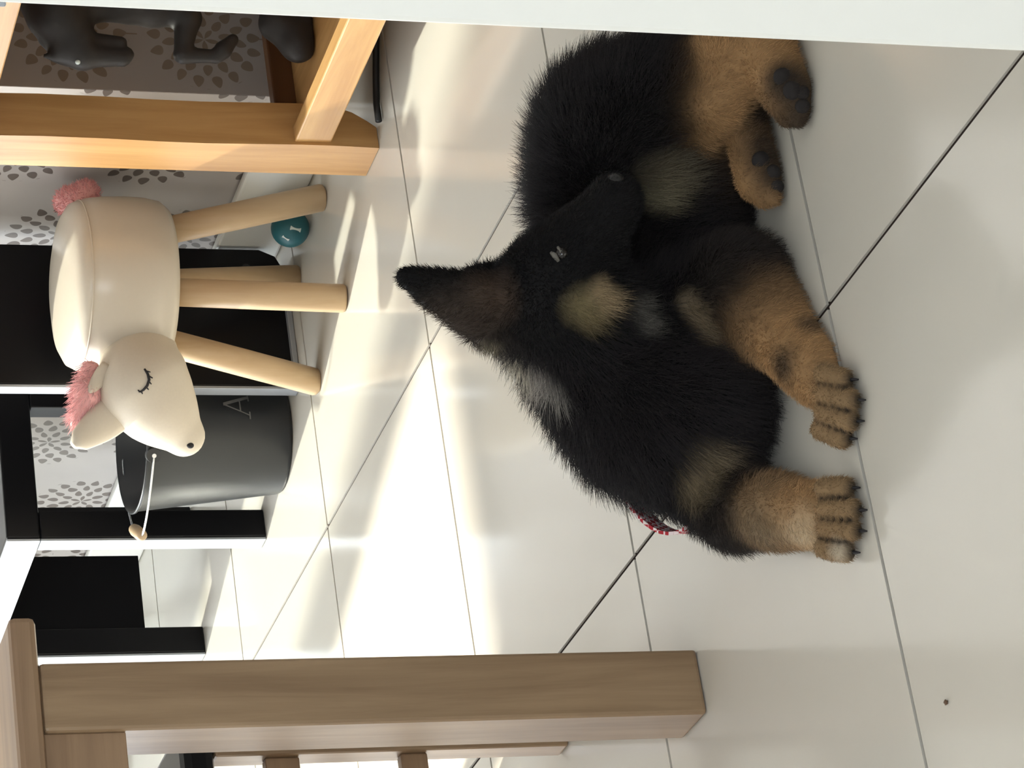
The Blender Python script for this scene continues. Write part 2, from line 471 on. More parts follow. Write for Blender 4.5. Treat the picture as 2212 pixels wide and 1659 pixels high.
wall('ceiling', A_LEFT - 0.1, A_ALC + 0.1, N_NEAR - 0.1, N_FAR + 0.1, M_CEIL, ROT, CEIL, CEIL + 0.06)
# frames of the openings out of view
multi('door_2', [(DOOR_A0, DOOR_A0 + 0.05, N_FAR, N_FAR + 0.1, 0, DOOR_H), (DOOR_A1 - 0.05, DOOR_A1, N_FAR, N_FAR + 0.1, 0, DOOR_H),
                 (DOOR_A0, DOOR_A1, N_FAR, N_FAR + 0.1, DOOR_H - 0.05, DOOR_H), (-0.58, -0.50, N_FAR + 0.02, N_FAR + 0.08, 0, DOOR_H - 0.05)], M_WHITE, ROT)
w2 = multi('added_sun_panel', [(SLIT_A0, SLIT_A0 + 0.04, N_FAR + 0.02, N_FAR + 0.09, SLIT_Z0, SLIT_Z1), (SLIT_A1 - 0.04, SLIT_A1, N_FAR + 0.02, N_FAR + 0.09, SLIT_Z0, SLIT_Z1),
                        (SLIT_A0, SLIT_A1, N_FAR + 0.02, N_FAR + 0.09, SLIT_Z1 - 0.04, SLIT_Z1)], M_WHITE, ROT)  # unseen panel, added to weaken the sun on the right side
obj('pane', box_bm(SLIT_A0 + 0.04, SLIT_A1 - 0.04, N_FAR + 0.050, N_FAR + 0.0505, SLIT_Z0, SLIT_Z1 - 0.04), M_SUNDIM, w2)
multi('window_1', [(WIN_A0, WIN_A0 + 0.05, N_NEAR - 0.1, N_NEAR - 0.02, WIN_Z0, WIN_Z1), (WIN_A1 - 0.05, WIN_A1, N_NEAR - 0.1, N_NEAR - 0.02, WIN_Z0, WIN_Z1),
                   (WIN_A0, WIN_A1, N_NEAR - 0.1, N_NEAR - 0.02, WIN_Z0, WIN_Z0 + 0.05), (WIN_A0, WIN_A1, N_NEAR - 0.1, N_NEAR - 0.02, WIN_Z1 - 0.05, WIN_Z1)], M_WHITE, ROT)
def skirting(name, x0, x1, y0, y1, rot):
    return finish(obj(name, box_bm(x0, x1, y0, y1, 0.0005, 0.092, 0.004), M_WHITE, rot=rot), kind='structure')
skirting('baseboard_back', N_COR, N_FAR, -A_BACK, -(A_BACK - 0.014), ROTW)
skirting('baseboard_return', A_BACK - 0.014, A_ALC, N_COR - 0.014, N_COR, ROT)
skirting('baseboard_alcove', N_NEAR, N_COR - 0.014, -A_ALC, -(A_ALC - 0.014), ROTW)

# white door standing open close to the camera, its edge runs along the frame
door = finish(obj('door_1', box_bm(0.0, 0.62, 0.0, 0.040, 0.01, 2.0, 0.003), M_WHITE, loc=(0.1576, 1.30, 0), rot=(0, 0, -0.35)), kind='structure')
obj('door_panel', box_bm(0.11, 0.51, -0.004, 0.0, 0.2, 0.95, 0.003), M_WHITE, door)
obj('door_panel', box_bm(0.11, 0.51, -0.004, 0.0, 1.1, 1.85, 0.003), M_WHITE, door)
obj('hinge', box_bm(-0.0025, 0.0, 0.004, 0.036, 0.86, 0.94, 0.001), M_SILVER, door)
obj('hinge', box_bm(-0.0025, 0.0, 0.004, 0.036, 0.20, 0.28, 0.001), M_SILVER, door)

# ------------------------------------------------------------------ oak dining table in the foreground
def groot(name, a, n, z=0.0, **kw):
    return empty(name, an(a, n, z), TH, **kw)
t = groot('dining_table', 0.0, 0.0, label='brown oak dining table with thick square leg at the left foreground', cat='table')
LX0, LX1, LY0, LY1 = 0.952, 1.015, 2.448, 2.513
def table_leg(x0, x1, y0, y1):
    bm = box_bm(x0, x1, y0, y1, 0.0005, 0.6055, 0.0035, 2)
    return obj('leg', bm, M_OAK, t)
table_leg(LX0, LX1, LY0, LY1)
for dx, dy in ((-1.1, 0), (0, 1.12), (-1.1, 1.12)): table_leg(LX0 + dx, LX1 + dx, LY0 + dy, LY1 + dy)
box('apron', LX0 - 1.04, LX0, LY0 + 0.006, LY0 + 0.026, 0.535, 0.6055, M_OAKX, t, 0.001)
box('apron', LX0 - 1.04, LX0, LY1 + 1.10, LY1 + 1.12, 0.535, 0.6055, M_OAKX, t, 0.001)
box('apron', LX1 - 0.026, LX1 - 0.006, LY1, LY1 + 1.055, 0.535, 0.6055, M_OAK, t, 0.001)
box('apron', LX0 - 1.1 + 0.006, LX0 - 1.1 + 0.026, LY1, LY1 + 1.055, 0.535, 0.6055, M_OAK, t, 0.001)
box('tabletop', LX0 - 1.13, 1.057, LY0 - 0.004, LY1 + 1.15, 0.606, 0.630, M_OAKX, t, 0.006)

# low stool pushed under the table, seen as two rails and a dark seat
c = empty('low_stool', (-0.3343, 2.9921, 0.0000), TH, label='low wooden stool with black seat glimpsed under the oak dining table', cat='stool')
for x, y in ((-0.34, 0.02), (-0.34, 0.30), (-0.02, 0.30), (-0.02, 0.02)): box('leg', x - 0.016, x + 0.016, y - 0.016, y + 0.016, 0.0005, 0.3705, M_OAK, c, 0.003)
for z0, z1 in ((0.150, 0.178), (0.283, 0.318)):
    box('rail', -0.324, -0.036, 0.012, 0.028, z0, z1, M_OAKX, c, 0.002); box('rail', -0.324, -0.036, 0.292, 0.308, z0, z1, M_OAKX, c, 0.002)
box('seat', -0.36, 0.0, 0.0, 0.32, 0.371, 0.405, M_BLACK, c, 0.010)

# ------------------------------------------------------------------ honey pine side table in the alcove
s = groot('side_table', 0.0, 0.0, label='honey pine side table with low shelf and wavy front leg', cat='table')
def wavy_leg(x0, x1, y0, y1):
    """square leg: its two faces swell gently and the foot is rounded off at the back"""
    bm = bmesh.new(); rings = []
    zs = [0.0005, 0.012, 0.03, 0.06, 0.10, 0.16, 0.22, 0.28, 0.34, 0.42, 0.52, 0.60]
    for z in zs:
        w = 0.0022 * math.sin(z * 20.0)
        cut = 0.030 * max(0.0, 1 - z / 0.06) ** 1.6
        ys = y0 - w; xe = x1 - cut
        rings.append([bm.verts.new(q) for q in ((x0, ys, z), (xe, ys, z), (xe, y1, z), (x0, y1, z))])
    for a, b in zip(rings, rings[1:]):
        for k in range(4): bm.faces.new((a[k], a[(k + 1) % 4], b[(k + 1) % 4], b[k]))
    bm.faces.new(rings[0][::-1]); bm.faces.new(rings[-1])
    return obj('leg', bm, M_PINE, s)
SX0, SX1, SY0, SY1 = 1.975, 2.035, 3.130, 3.196
wavy_leg(SX0, SX1, SY0, SY1)
wavy_leg(SX0, SX1, SY0 - 0.62, SY1 - 0.62)
wavy_leg(SX0 + 0.34, SX1 + 0.34, SY0, SY1)
wavy_leg(SX0 + 0.34, SX1 + 0.34, SY0 - 0.62, SY1 - 0.62)
box('front_rail', SX0 + 0.004, SX0 + 0.026, SY1 - 0.62, SY0, 0.062, 0.108, M_PINEY, s, 0.002)
box('back_rail', SX1 + 0.314, SX1 + 0.336, SY1 - 0.62, SY0, 0.062, 0.108, M_PINEY, s, 0.002)
box('side_rail', SX1, SX0 + 0.34, SY0 + 0.030, SY0 + 0.050, 0.062, 0.118, M_BROWNRAIL, s, 0.002)
box('side_rail', SX1, SX0 + 0.34, SY1 - 0.670, SY1 - 0.65, 0.062, 0.118, M_BROWNRAIL, s, 0.002)
box('shelf', SX0 + 0.0265, SX1 + 0.3135, SY1 - 0.65, SY0 + 0.0295, 0.072, 0.090, M_PINEY, s, 0.001)
box('top_rail', SX0 + 0.004, SX0 + 0.026, SY1 - 0.62, SY0, 0.486, 0.60, M_PINEY, s, 0.002)
box('top_rail', SX1 + 0.314, SX1 + 0.336, SY1 - 0.62, SY0, 0.486, 0.60, M_PINEY, s, 0.002)
box('tabletop', SX0 - 0.02, SX1 + 0.36, SY0 - 0.64, SY1 + 0.02, 0.6005, 0.625, M_PINEY, s, 0.005)

# ------------------------------------------------------------------ low black unit with silver edges, and the tall board
u = groot('low_bench', 0.0, 0.0, label='low black gloss bench with silver front edges and open hoop legs', cat='bench')
UF = 1.78
def hoop(y0, y1):
    box('post', UF + 0.002, UF + 0.044, y0, y1, 0.0005, 0.3185, M_BLACK, u, 0.002)
    box('post', UF + 0.204, UF + 0.246, y0, y1, 0.0005, 0.3185, M_BLACK, u, 0.002)
    box('edge_strip', UF - 0.002, UF + 0.0015, y0 + 0.001, y1 - 0.001, 0.0008, 0.3185, M_SILVER, u, 0.0006)
hoop(3.853, 3.886); hoop(4.268, 4.300); hoop(4.90, 4.932)
box('slab', UF + 0.002, UF + 0.25, 3.853, 4.932, 0.319, 0.366, M_BLACK, u, 0.003)
box('edge_strip', UF - 0.002, UF + 0.0015, 3.854, 4.931, 0.3195, 0.3655, M_SILVER, u, 0.0006)
box('side_panel', UF + 0.0445, UF + 0.165, 4.272, 4.296, 0.089, 0.3185, M_BLACKMATT, u, 0.001)

b = groot('tall_board', 0.0, 0.0, label='tall black board with silver front edge standing behind the cream stool', cat='panel')
pts = [(1.888, 0.0006), (2.065, 0.0006), (2.090, 0.012), (2.100, 0.034), (2.100, 0.62), (1.888, 0.62)]
prism('board', pts, 0.020, M_BLACK, b, axis='y', off=3.600, bevel=0.0015)
box('edge_strip', 1.8835, 1.8875, 3.600, 3.620, 0.0008, 0.62, M_SILVER, b, 0.0006)
bm = bmesh.new(); bmesh.ops.create_cone(bm, cap_ends=True, segments=16, radius1=0.006, radius2=0.006, depth=0.002)
obj('screw_cap', bm, M_BUCKET, b, loc=(2.070, 3.599, 0.055), rot=(math.pi / 2, 0, 0))
box('plinth', 1.90, 2.06, 3.590, 3.5995, 0.0006, 0.008, M_SILVER, b, 0.001)
from mathutils.bvhtree import BVHTree
CAMP = Vector((0, 0, CAM_H))
def bvh_of(V, Q): return BVHTree.FromPolygons([tuple(v) for v in V], [tuple(q) for q in Q])
def on_surface(tree, p, lift=0.0):
    """nearest point of the front of a surface along the line of sight towards p"""
    d = (Vector(p) - CAMP).normalized()
    h = tree.ray_cast(CAMP, d)
    if h[0] is None:
        h = tree.find_nearest(Vector(p))
    return h[0] + h[1] * lift if h[1].dot(d) < 0 else h[0] - h[1] * lift

# ------------------------------------------------------------------ cream animal stool
SC = Vector((0.122, 3.945, 0))
st = empty('animal_stool', SC, 0, label='cream horse-shaped child stool with four round wooden legs and pink mane', cat='stool')
def rel(p, o=SC): return tuple(Vector(p) - Vector(o))
lathe('seat', [(0, 0.213), (0.085, 0.2125), (0.103, 0.216), (0.111, 0.226), (0.1145, 0.245), (0.1155, 0.27), (0.1145, 0.298), (0.1120, 0.318), (0.1085, 0.3265),
               (0.1090, 0.3285), (0.1045, 0.338), (0.090, 0.3465), (0.065, 0.352), (0.03, 0.3545), (0, 0.355)], M_CREAMGLOSS, st, seg=72)
lathe('seam', [(0.1085, 0.3262), (0.1094, 0.3266), (0.1097, 0.3275), (0.1094, 0.3284), (0.1085, 0.3288), (0.1080, 0.3275), (0.1085, 0.3262)], M_CREAM, st, seg=72)
for (tx, ty), (bx, by) in (((0.113, 3.868), (0.108, 3.842)), ((0.052, 3.945), (0.000, 3.972)), ((0.193, 3.940), (0.244, 3.950)), ((0.128, 4.010), (0.141, 4.080))):
    a = Vector((tx, ty, 0.218)); q = Vector((bx, by, 0.0))
    d = (a - q)
    pts = [q + d * (0.0), q + d * 0.015, q + d * 0.5, a]
    lg = tube('leg', [rel(p) for p in pts], [0.0172, 0.0184, 0.0184, 0.0180], M_BEECH, st, seg=28)
    for v in lg.data.vertices:
        if v.co.z < 0.02: v.co.z = max(v.co.z, 0.0006)
hp = [((0.0311, 3.8900, 0.2580), 0.050, (-0.0088, 3.8500, 0.2590), 0.056, 0.02),
      ((-0.0088, 3.8500, 0.2590), 0.056, (-0.0361, 3.8450, 0.2402), 0.043, 0.02),
      ((-0.0361, 3.8450, 0.2402), 0.043, (-0.0686, 3.8420, 0.2097), 0.0268, 0.02)]
V, Q = sdf_mesh([(np.array(a), ra, np.array(b_), rb, k) for a, ra, b_, rb, k in hp], (-0.18, 3.74, 0.12), (0.14, 3.98, 0.42), 0.004)
head_tree = bvh_of(V, Q)
head = mesh_from('head', V - np.array(SC), Q, M_CREAM, st)
# ears: flattened cones, the near one reaching out to the upper left
def ear(name, base, tip, side, r0, r1, thick, parent):
    base, tip, side = Vector(base), Vector(tip), Vector(side).normalized()
    ax = (tip - base); nrm = ax.cross(side).normalized(); side = nrm.cross(ax).normalized()
    bm = bmesh.new(); rings = []
    for i in range(9):
        s_ = i / 8
        c_ = base + ax * s_
        w = (r0 * (1 - s_) + r1 * s_) * (1.0 + 0.35 * math.sin(math.pi * s_)) * (1 if i < 8 else 0.45)
        rings.append([bm.verts.new(c_ + side * (w * math.cos(2 * math.pi * k / 14)) + nrm * (thick * (1 - 0.4 * s_) * math.sin(2 * math.pi * k / 14))) for k in range(14)])
    for a, b_ in zip(rings, rings[1:]):
        for k in range(14): bm.faces.new((a[k], a[(k + 1) % 14], b_[(k + 1) % 14], b_[k]))
    bm.faces.new(rings[-1]); bm.faces.new(rings[0][::-1])
    return obj(name, bm, M_CREAM, parent, smooth=True)
ear('ear', rel((-0.0322, 3.8420, 0.2864)), rel((-0.0809, 3.8320, 0.3523)), (1, 0, 1), 0.0225, 0.0115, 0.013, head)
ear('ear', rel((0.0175, 3.8350, 0.3070)), rel((-0.0151, 3.8300, 0.3335)), (1, 0, 1), 0.0105, 0.0045, 0.006, head)
# closed eye with lashes, nostril
def on_head(p): return rel(on_surface(head_tree, p, 0.0004))
lid = [(0.0149, 3.8000, 0.2698), (0.0086, 3.8000, 0.2656), (0.0017, 3.8000, 0.2638), (-0.0058, 3.8000, 0.2661), (-0.0110, 3.8000, 0.2707), (-0.0139, 3.8000, 0.2754)]
tube('closed_eye', [on_head(p) for p in lid], [0.0012, 0.0017, 0.0019, 0.0019, 0.0017, 0.0011], M_INK, head, seg=6)
for p0, p1 in (((0.0120, 3.8000, 0.2674), (0.0109, 3.8000, 0.2621)), ((0.0063, 3.8000, 0.2650), (0.0035, 3.8000, 0.2592)), ((-0.0006, 3.8000, 0.2644), (-0.0040, 3.8000, 0.2608)), ((-0.0075, 3.8000, 0.2673), (-0.0110, 3.8000, 0.2643)), ((-0.0128, 3.8000, 0.2736), (-0.0162, 3.8000, 0.2719)), ((-0.0139, 3.8000, 0.2754), (-0.0111, 3.8000, 0.2777))):
    tube('eyelash', [on_head(p0), on_head(p1)], [0.0013, 0.0007], M_INK, head, seg=6)
ball('nostril', on_head((-0.0800, 3.8000, 0.2108)), 0.0044, M_INK, head, scale=(0.9, 0.6, 1.05), seg=12)
# plush mane and tail: soft core with strands
def plush(name, prims, lo, hi, parent, count, length, flow, col, jit=0.35, seed=3):
    g = np.random.default_rng(seed)
    pr = [(np.array(a), ra, np.array(b_), rb, 0.008) for a, ra, b_, rb in prims]
    V, Q = sdf_mesh(pr, lo, hi, 0.003)
    core = mesh_from(name, V - np.array(SC), Q, M_PINK, parent)
    i = g.integers(0, len(V), count)
    R = V[i] + g.normal(0, 0.0008, (count, 3))
    e = 0.0015
    nrm = np.stack([sdf_field(pr, R + np.eye(3)[k] * e) - sdf_field(pr, R - np.eye(3)[k] * e) for k in range(3)], -1)
    nrm /= np.linalg.norm(nrm, axis=1, keepdims=True) + 1e-9
    dr = nrm * 0.8 + np.array(flow) + g.normal(0, jit, (count, 3)); dr /= np.linalg.norm(dr, axis=1, keepdims=True)
    ln = length * g.uniform(0.5, 1.15, count)[:, None]
    cols = np.array(col)[None, :] * g.uniform(0.75, 1.2, (count, 1))
    R0 = R - np.array(SC)
    hair(name + '_strands', R0, lambda t: R0 + dr * ln * t, 0.0005, cols, M_PLUSHSTRAND, core, 4)
    return core
plush('mane', [((0.0127, 3.8550, 0.3265), 0.012, (-0.0163, 3.8500, 0.3307), 0.018), ((-0.0163, 3.8500, 0.3307), 0.018, (-0.0425, 3.8500, 0.3422), 0.010), ((-0.0425, 3.8500, 0.3422), 0.009, (-0.0558, 3.8500, 0.3491), 0.004)],
      (-0.2, 3.75, 0.20), (0.1, 3.95, 0.45), head, 1100, 0.012, (-0.9, 0, 0.5), (0.82, 0.50, 0.50))
plush('tail', [((0.2308, 4.0200, 0.3133), 0.021, (0.2335, 4.0300, 0.3224), 0.019), ((0.2432, 4.0200, 0.3030), 0.018, (0.2335, 4.0300, 0.3224), 0.014)],
      (0.15, 3.9, 0.2), (0.35, 4.15, 0.45), st, 1800, 0.005, (0.2, 0, 0.1), (0.80, 0.38, 0.37), seed=5)

# ------------------------------------------------------------------ black ash bucket
BC = Vector((-0.078, 4.174, 0))
bk = empty('metal_bucket', BC, 0, label='matt black metal bucket with wire handle and wooden grip beside the stool', cat='bucket')
RB, RT, HB = 0.0765, 0.101, 0.207
prof = [(0, 0.004), (RB - 0.006, 0.004), (RB - 0.002, 0.0008), (RB, 0.002), (RB + 0.0012, 0.006), (RT, HB - 0.004), (RT + 0.0030, HB - 0.003), (RT + 0.0035, HB), (RT + 0.002, HB + 0.0015), (RT - 0.001, HB), (RB - 0.001, 0.008), (0, 0.008)]
lathe('pail', prof, M_BUCKET, bk, seg=72)
def rb_at(z): return RB + (RT - RB) * z / HB
lf = Vector(rel((-0.0999, 4.0650, 0.2088), BC)); lb = Vector(rel((-0.0745, 4.2620, 0.2160), BC))
def lug(p):
    d = Vector((p.x, p.y, 0)).normalized(); c_ = d * (RT + 0.004); c_.z = HB - 0.008
    bm = bmesh.new(); bmesh.ops.create_cone(bm, cap_ends=True, segments=20, radius1=0.011, radius2=0.010, depth=0.006)
    o = obj('handle_lug', bm, M_BUCKET, bk, loc=c_); o.rotation_euler = d.to_track_quat('Z', 'Y').to_euler()
    bm = bmesh.new(); bmesh.ops.create_cone(bm, cap_ends=True, segments=12, radius1=0.0035, radius2=0.003, depth=0.003)
    obj('rivet', bm, M_WIRE, o, loc=(0, 0, 0.004))
    return c_ + d * 0.004
pf, pb = lug(lf), lug(lb)
grip_c = Vector(rel((-0.2064, 4.1650, 0.1994), BC))
side = (pf - pb).normalized()
g0, g1 = grip_c + side * 0.028, grip_c - side * 0.028
def bez(a, b_, c_, n=12): return [(a * (1 - t) ** 2 + b_ * 2 * t * (1 - t) + c_ * t * t) for t in [i / n for i in range(n + 1)]]
mid_f = pf + Vector((-0.075, -0.004, 0.004)); mid_b = pb + Vector((-0.085, 0.004, 0.004))
wire = bez(pf, mid_f + (g0 - mid_f) * 0.4, g0) + [g1] + bez(g1, mid_b + (g1 - mid_b) * 0.4, pb)[1:]
tube('handle_wire', wire, 0.0016, M_WIRE, bk, seg=8)
tube('handle_grip', [grip_c + side * s_ for s_ in (-0.029, -0.026, -0.012, 0, 0.012, 0.026, 0.029)], [0.005, 0.0075, 0.0088, 0.0080, 0.0088, 0.0075, 0.005], M_GRIP, bk, seg=14)
# the serif capital on the front
th0 = math.atan2(*(Vector(rel((-0.0172, 4.1000, 0.0733), BC)).yx))
th0 = math.radians(-58)
LZ0, LZ1 = 0.061, 0.098
def on_bucket(sx, sz):
    z = LZ0 + (LZ1 - LZ0) * sz
    r = rb_at(z) + 0.0016
    th = th0 + sx * 0.034 / r
    return (r * math.cos(th), r * math.sin(th), z)
bm = bmesh.new()
def stroke(x0, z0, x1, z1, w0, w1):
    n = 6
    for i in range(n):
        a, b_ = i / n, (i + 1) / n
        q = []
        for t_, sg in ((a, -1), (a, 1), (b_, 1), (b_, -1)):
            w = (w0 + (w1 - w0) * t_) / 2
            q.append(bm.verts.new(on_bucket(x0 + (x1 - x0) * t_ + sg * w, z0 + (z1 - z0) * t_)))
        bm.faces.new(q)
stroke(-0.42, 0.0, 0.0, 1.0, 0.05, 0.07); stroke(0.42, 0.0, 0.0, 1.0, 0.15, 0.14)
def bar(x0, x1, z0, z1):
    n = 6
    for i in range(n):
        xa, xb = x0 + (x1 - x0) * i / n, x0 + (x1 - x0) * (i + 1) / n
        bm.faces.new([bm.verts.new(on_bucket(*q)) for q in ((xa, z0), (xb, z0), (xb, z1), (xa, z1))])
bar(-0.28, 0.30, 0.33, 0.385); bar(-0.58, -0.26, -0.02, 0.03); bar(0.22, 0.62, -0.02, 0.03)
obj('letter', bm, M_LETTER, bk)

# ------------------------------------------------------------------ teal dog ball
tb = empty('dog_ball', (0.2058, 4.0225, 0.0000), 0, label='teal rubber dog ball with white bone prints behind the stool leg', cat='ball')
tb.location.z = 0.0
ball('sphere', (0, 0, 0.0263), 0.0258, M_TEAL, tb, seg=32)
def bone(az, el, spin, s_):
    """small bone print laid on the ball"""
    pts = []
    for i in range(40):
        t_ = 2 * math.pi * i / 40
        x = math.cos(t_) * 1.0
        y = 0.30 * math.copysign(1, math.sin(t_)) * min(1, abs(math.sin(t_)) * 4) * (0.55 + 0.95 * abs(math.cos(t_)) ** 2.5)
        pts.append((x * s_, y * s_))
    cx = Vector((math.cos(el) * math.cos(az), math.cos(el) * math.sin(az), math.sin(el)))
    e1 = Vector((-math.sin(az), math.cos(az), 0)); e2 = cx.cross(e1)
    bm = bmesh.new(); vs = []
    for x, y in pts:
        xx = x * math.cos(spin) - y * math.sin(spin); yy = x * math.sin(spin) + y * math.cos(spin)
        d = (cx + e1 * xx + e2 * yy).normalized()
        vs.append(bm.verts.new(d * 0.0263 + Vector((0, 0, 0.0263))))
    bm.faces.new(vs)
    return obj('bone_print', bm, M_BONE, tb)
bone(math.radians(-95), math.radians(-2), 1.35, 0.30); bone(math.radians(-128), math.radians(25), 1.2, 0.20); bone(math.radians(-20), 0.3, 0.5, 0.2); bone(math.radians(110), 0.1, 0.9, 0.2)

# ------------------------------------------------------------------ dark horse statue on the low shelf
def np3(p): return np.array(p)
hs = [((0.4364, 3.6750, 0.4074), 0.030, (0.4065, 3.6700, 0.3859), 0.026, 0.012),
      ((0.3948, 3.6680, 0.3973), 0.020, (0.3882, 3.6650, 0.3767), 0.019, 0.008),
      ((0.3893, 3.6650, 0.3767), 0.018, (0.3865, 3.6620, 0.3303), 0.0105, 0.006),
      ((0.4029, 3.6680, 0.3751), 0.014, (0.4044, 3.6640, 0.3301), 0.0075, 0.004),
      ((0.3866, 3.6620, 0.3281), 0.0105, (0.3901, 3.6620, 0.3236), 0.009, 0.004),
      ((0.3845, 3.6640, 0.4101), 0.007, (0.3843, 3.6620, 0.4237), 0.0022, 0.005),
      ((0.3913, 3.6760, 0.4057), 0.007, (0.4019, 3.6780, 0.4221), 0.0022, 0.005),
      ((0.4364, 3.6750, 0.4074), 0.032, (0.4877, 3.6900, 0.4107), 0.046, 0.02),
      ((0.4877, 3.6900, 0.4107), 0.046, (0.5250, 3.7000, 0.3587), 0.062, 0.03),
      ((0.5250, 3.7000, 0.3587), 0.062, (0.4708, 3.6900, 0.3038), 0.036, 0.03),
      ((0.4708, 3.6900, 0.3038), 0.036, (0.4436, 3.6800, 0.2887), 0.018, 0.02),
      ((0.4468, 3.6800, 0.3732), 0.018, (0.4437, 3.6800, 0.3226), 0.012, 0.02),
      ((0.4570, 3.6850, 0.2877), 0.022, (0.4379, 3.6720, 0.2478), 0.017, 0.012),
      ((0.4379, 3.6720, 0.2478), 0.016, (0.3930, 3.6620, 0.2559), 0.0105, 0.006),
      ((0.3924, 3.6620, 0.2559), 0.0105, (0.3923, 3.6600, 0.2142), 0.0080, 0.004),
      ((0.3923, 3.6600, 0.2142), 0.0085, (0.4004, 3.6600, 0.2063), 0.0105, 0.004),
      ((0.4004, 3.6600, 0.2063), 0.0105, (0.4133, 3.6600, 0.1944), 0.0075, 0.004),
      ((0.5392, 3.7100, 0.3286), 0.066, (0.5938, 3.7200, 0.2814), 0.062, 0.03),
      ((0.5948, 3.7200, 0.2642), 0.040, (0.5825, 3.7200, 0.1830), 0.022, 0.02),
      ((0.5825, 3.7200, 0.1830), 0.022, (0.5815, 3.7200, 0.1009), 0.016, 0.01),
      ((0.4980, 3.7200, 0.2806), 0.034, (0.4797, 3.7200, 0.1938), 0.019, 0.02),
      ((0.4797, 3.7200, 0.1938), 0.019, (0.4715, 3.7100, 0.1026), 0.014, 0.01),
      ((0.4395, 3.6900, 0.1310), 0.024, (0.4133, 3.6780, 0.1058), 0.020, 0.012),
      ((0.4105, 3.6750, 0.1113), 0.018, (0.4479, 3.7000, 0.0962), 0.022, 0.012),
      ((0.4477, 3.7000, 0.0991), 0.024, (0.5892, 3.7300, 0.0924), 0.026, 0.012)]
hs = [(np3(a), ra, np3(b_), rb, k) for a, ra, b_, rb, k in hs]
V, Q = sdf_mesh(hs, (0.30, 3.55, 0.0885), (0.72, 3.85, 0.60), 0.0036, floor_z=0.0912)
hroot = empty('horse_statue', (0.4387, 3.7192, 0.0910), 0, label='dark horse statue with open mouth and raised foreleg on the pine shelf', cat='statue')
HR = np.array(hroot.location)
hb = mesh_from('horse', V - HR, Q, M_STATUE, hroot)
hbv = bvh_of(V, Q)
ball('eye', tuple(on_surface(hbv, (0.3724, 3.6000, 0.3945), 0.0) - hroot.location), 0.0032, M_BONE, hb, seg=10)

# cable along the floor in front of the alcove, crumb on the near tile
cb = tube('power_cable', [(0.3228, 3.6774, 0.0050), (0.3448, 3.6883, 0.0050), (0.3766, 3.6913, 0.0050), (0.4111, 3.6923, 0.0050), (0.4511, 3.6914, 0.0050), (0.5089, 3.6952, 0.0050), (0.5931, 3.7225, 0.0050), (0.6823, 3.8100, 0.0050)], 0.0042, M_CABLE, None, seg=10)
finish(cb, label='black power cable lying on the floor under the side table', cat='cable')
bm = bmesh.new(); bmesh.ops.create_icosphere(bm, subdivisions=2, radius=0.0021)
for v in bm.verts: v.co = Vector((v.co.x * 1.0, v.co.y * 1.25, v.co.z * 0.55)) * (1 + 0.25 * math.sin(v.co.x * 3000 + v.co.y * 1700))
cr = obj('crumb', bm, M_CRUMB, None, smooth=True, loc=(-0.2400, 2.1330, 0.0012))
finish(cr, label='tiny brown crumb on the tile in the near corner', cat='crumb')

# ------------------------------------------------------------------ the puppy
BLK, TAN, SOOT, GREY, CREAMF = (0.0065, 0.006, 0.0068), (0.43, 0.255, 0.12), (0.035, 0.027, 0.022), (0.16, 0.15, 0.13), (0.55, 0.47, 0.35)
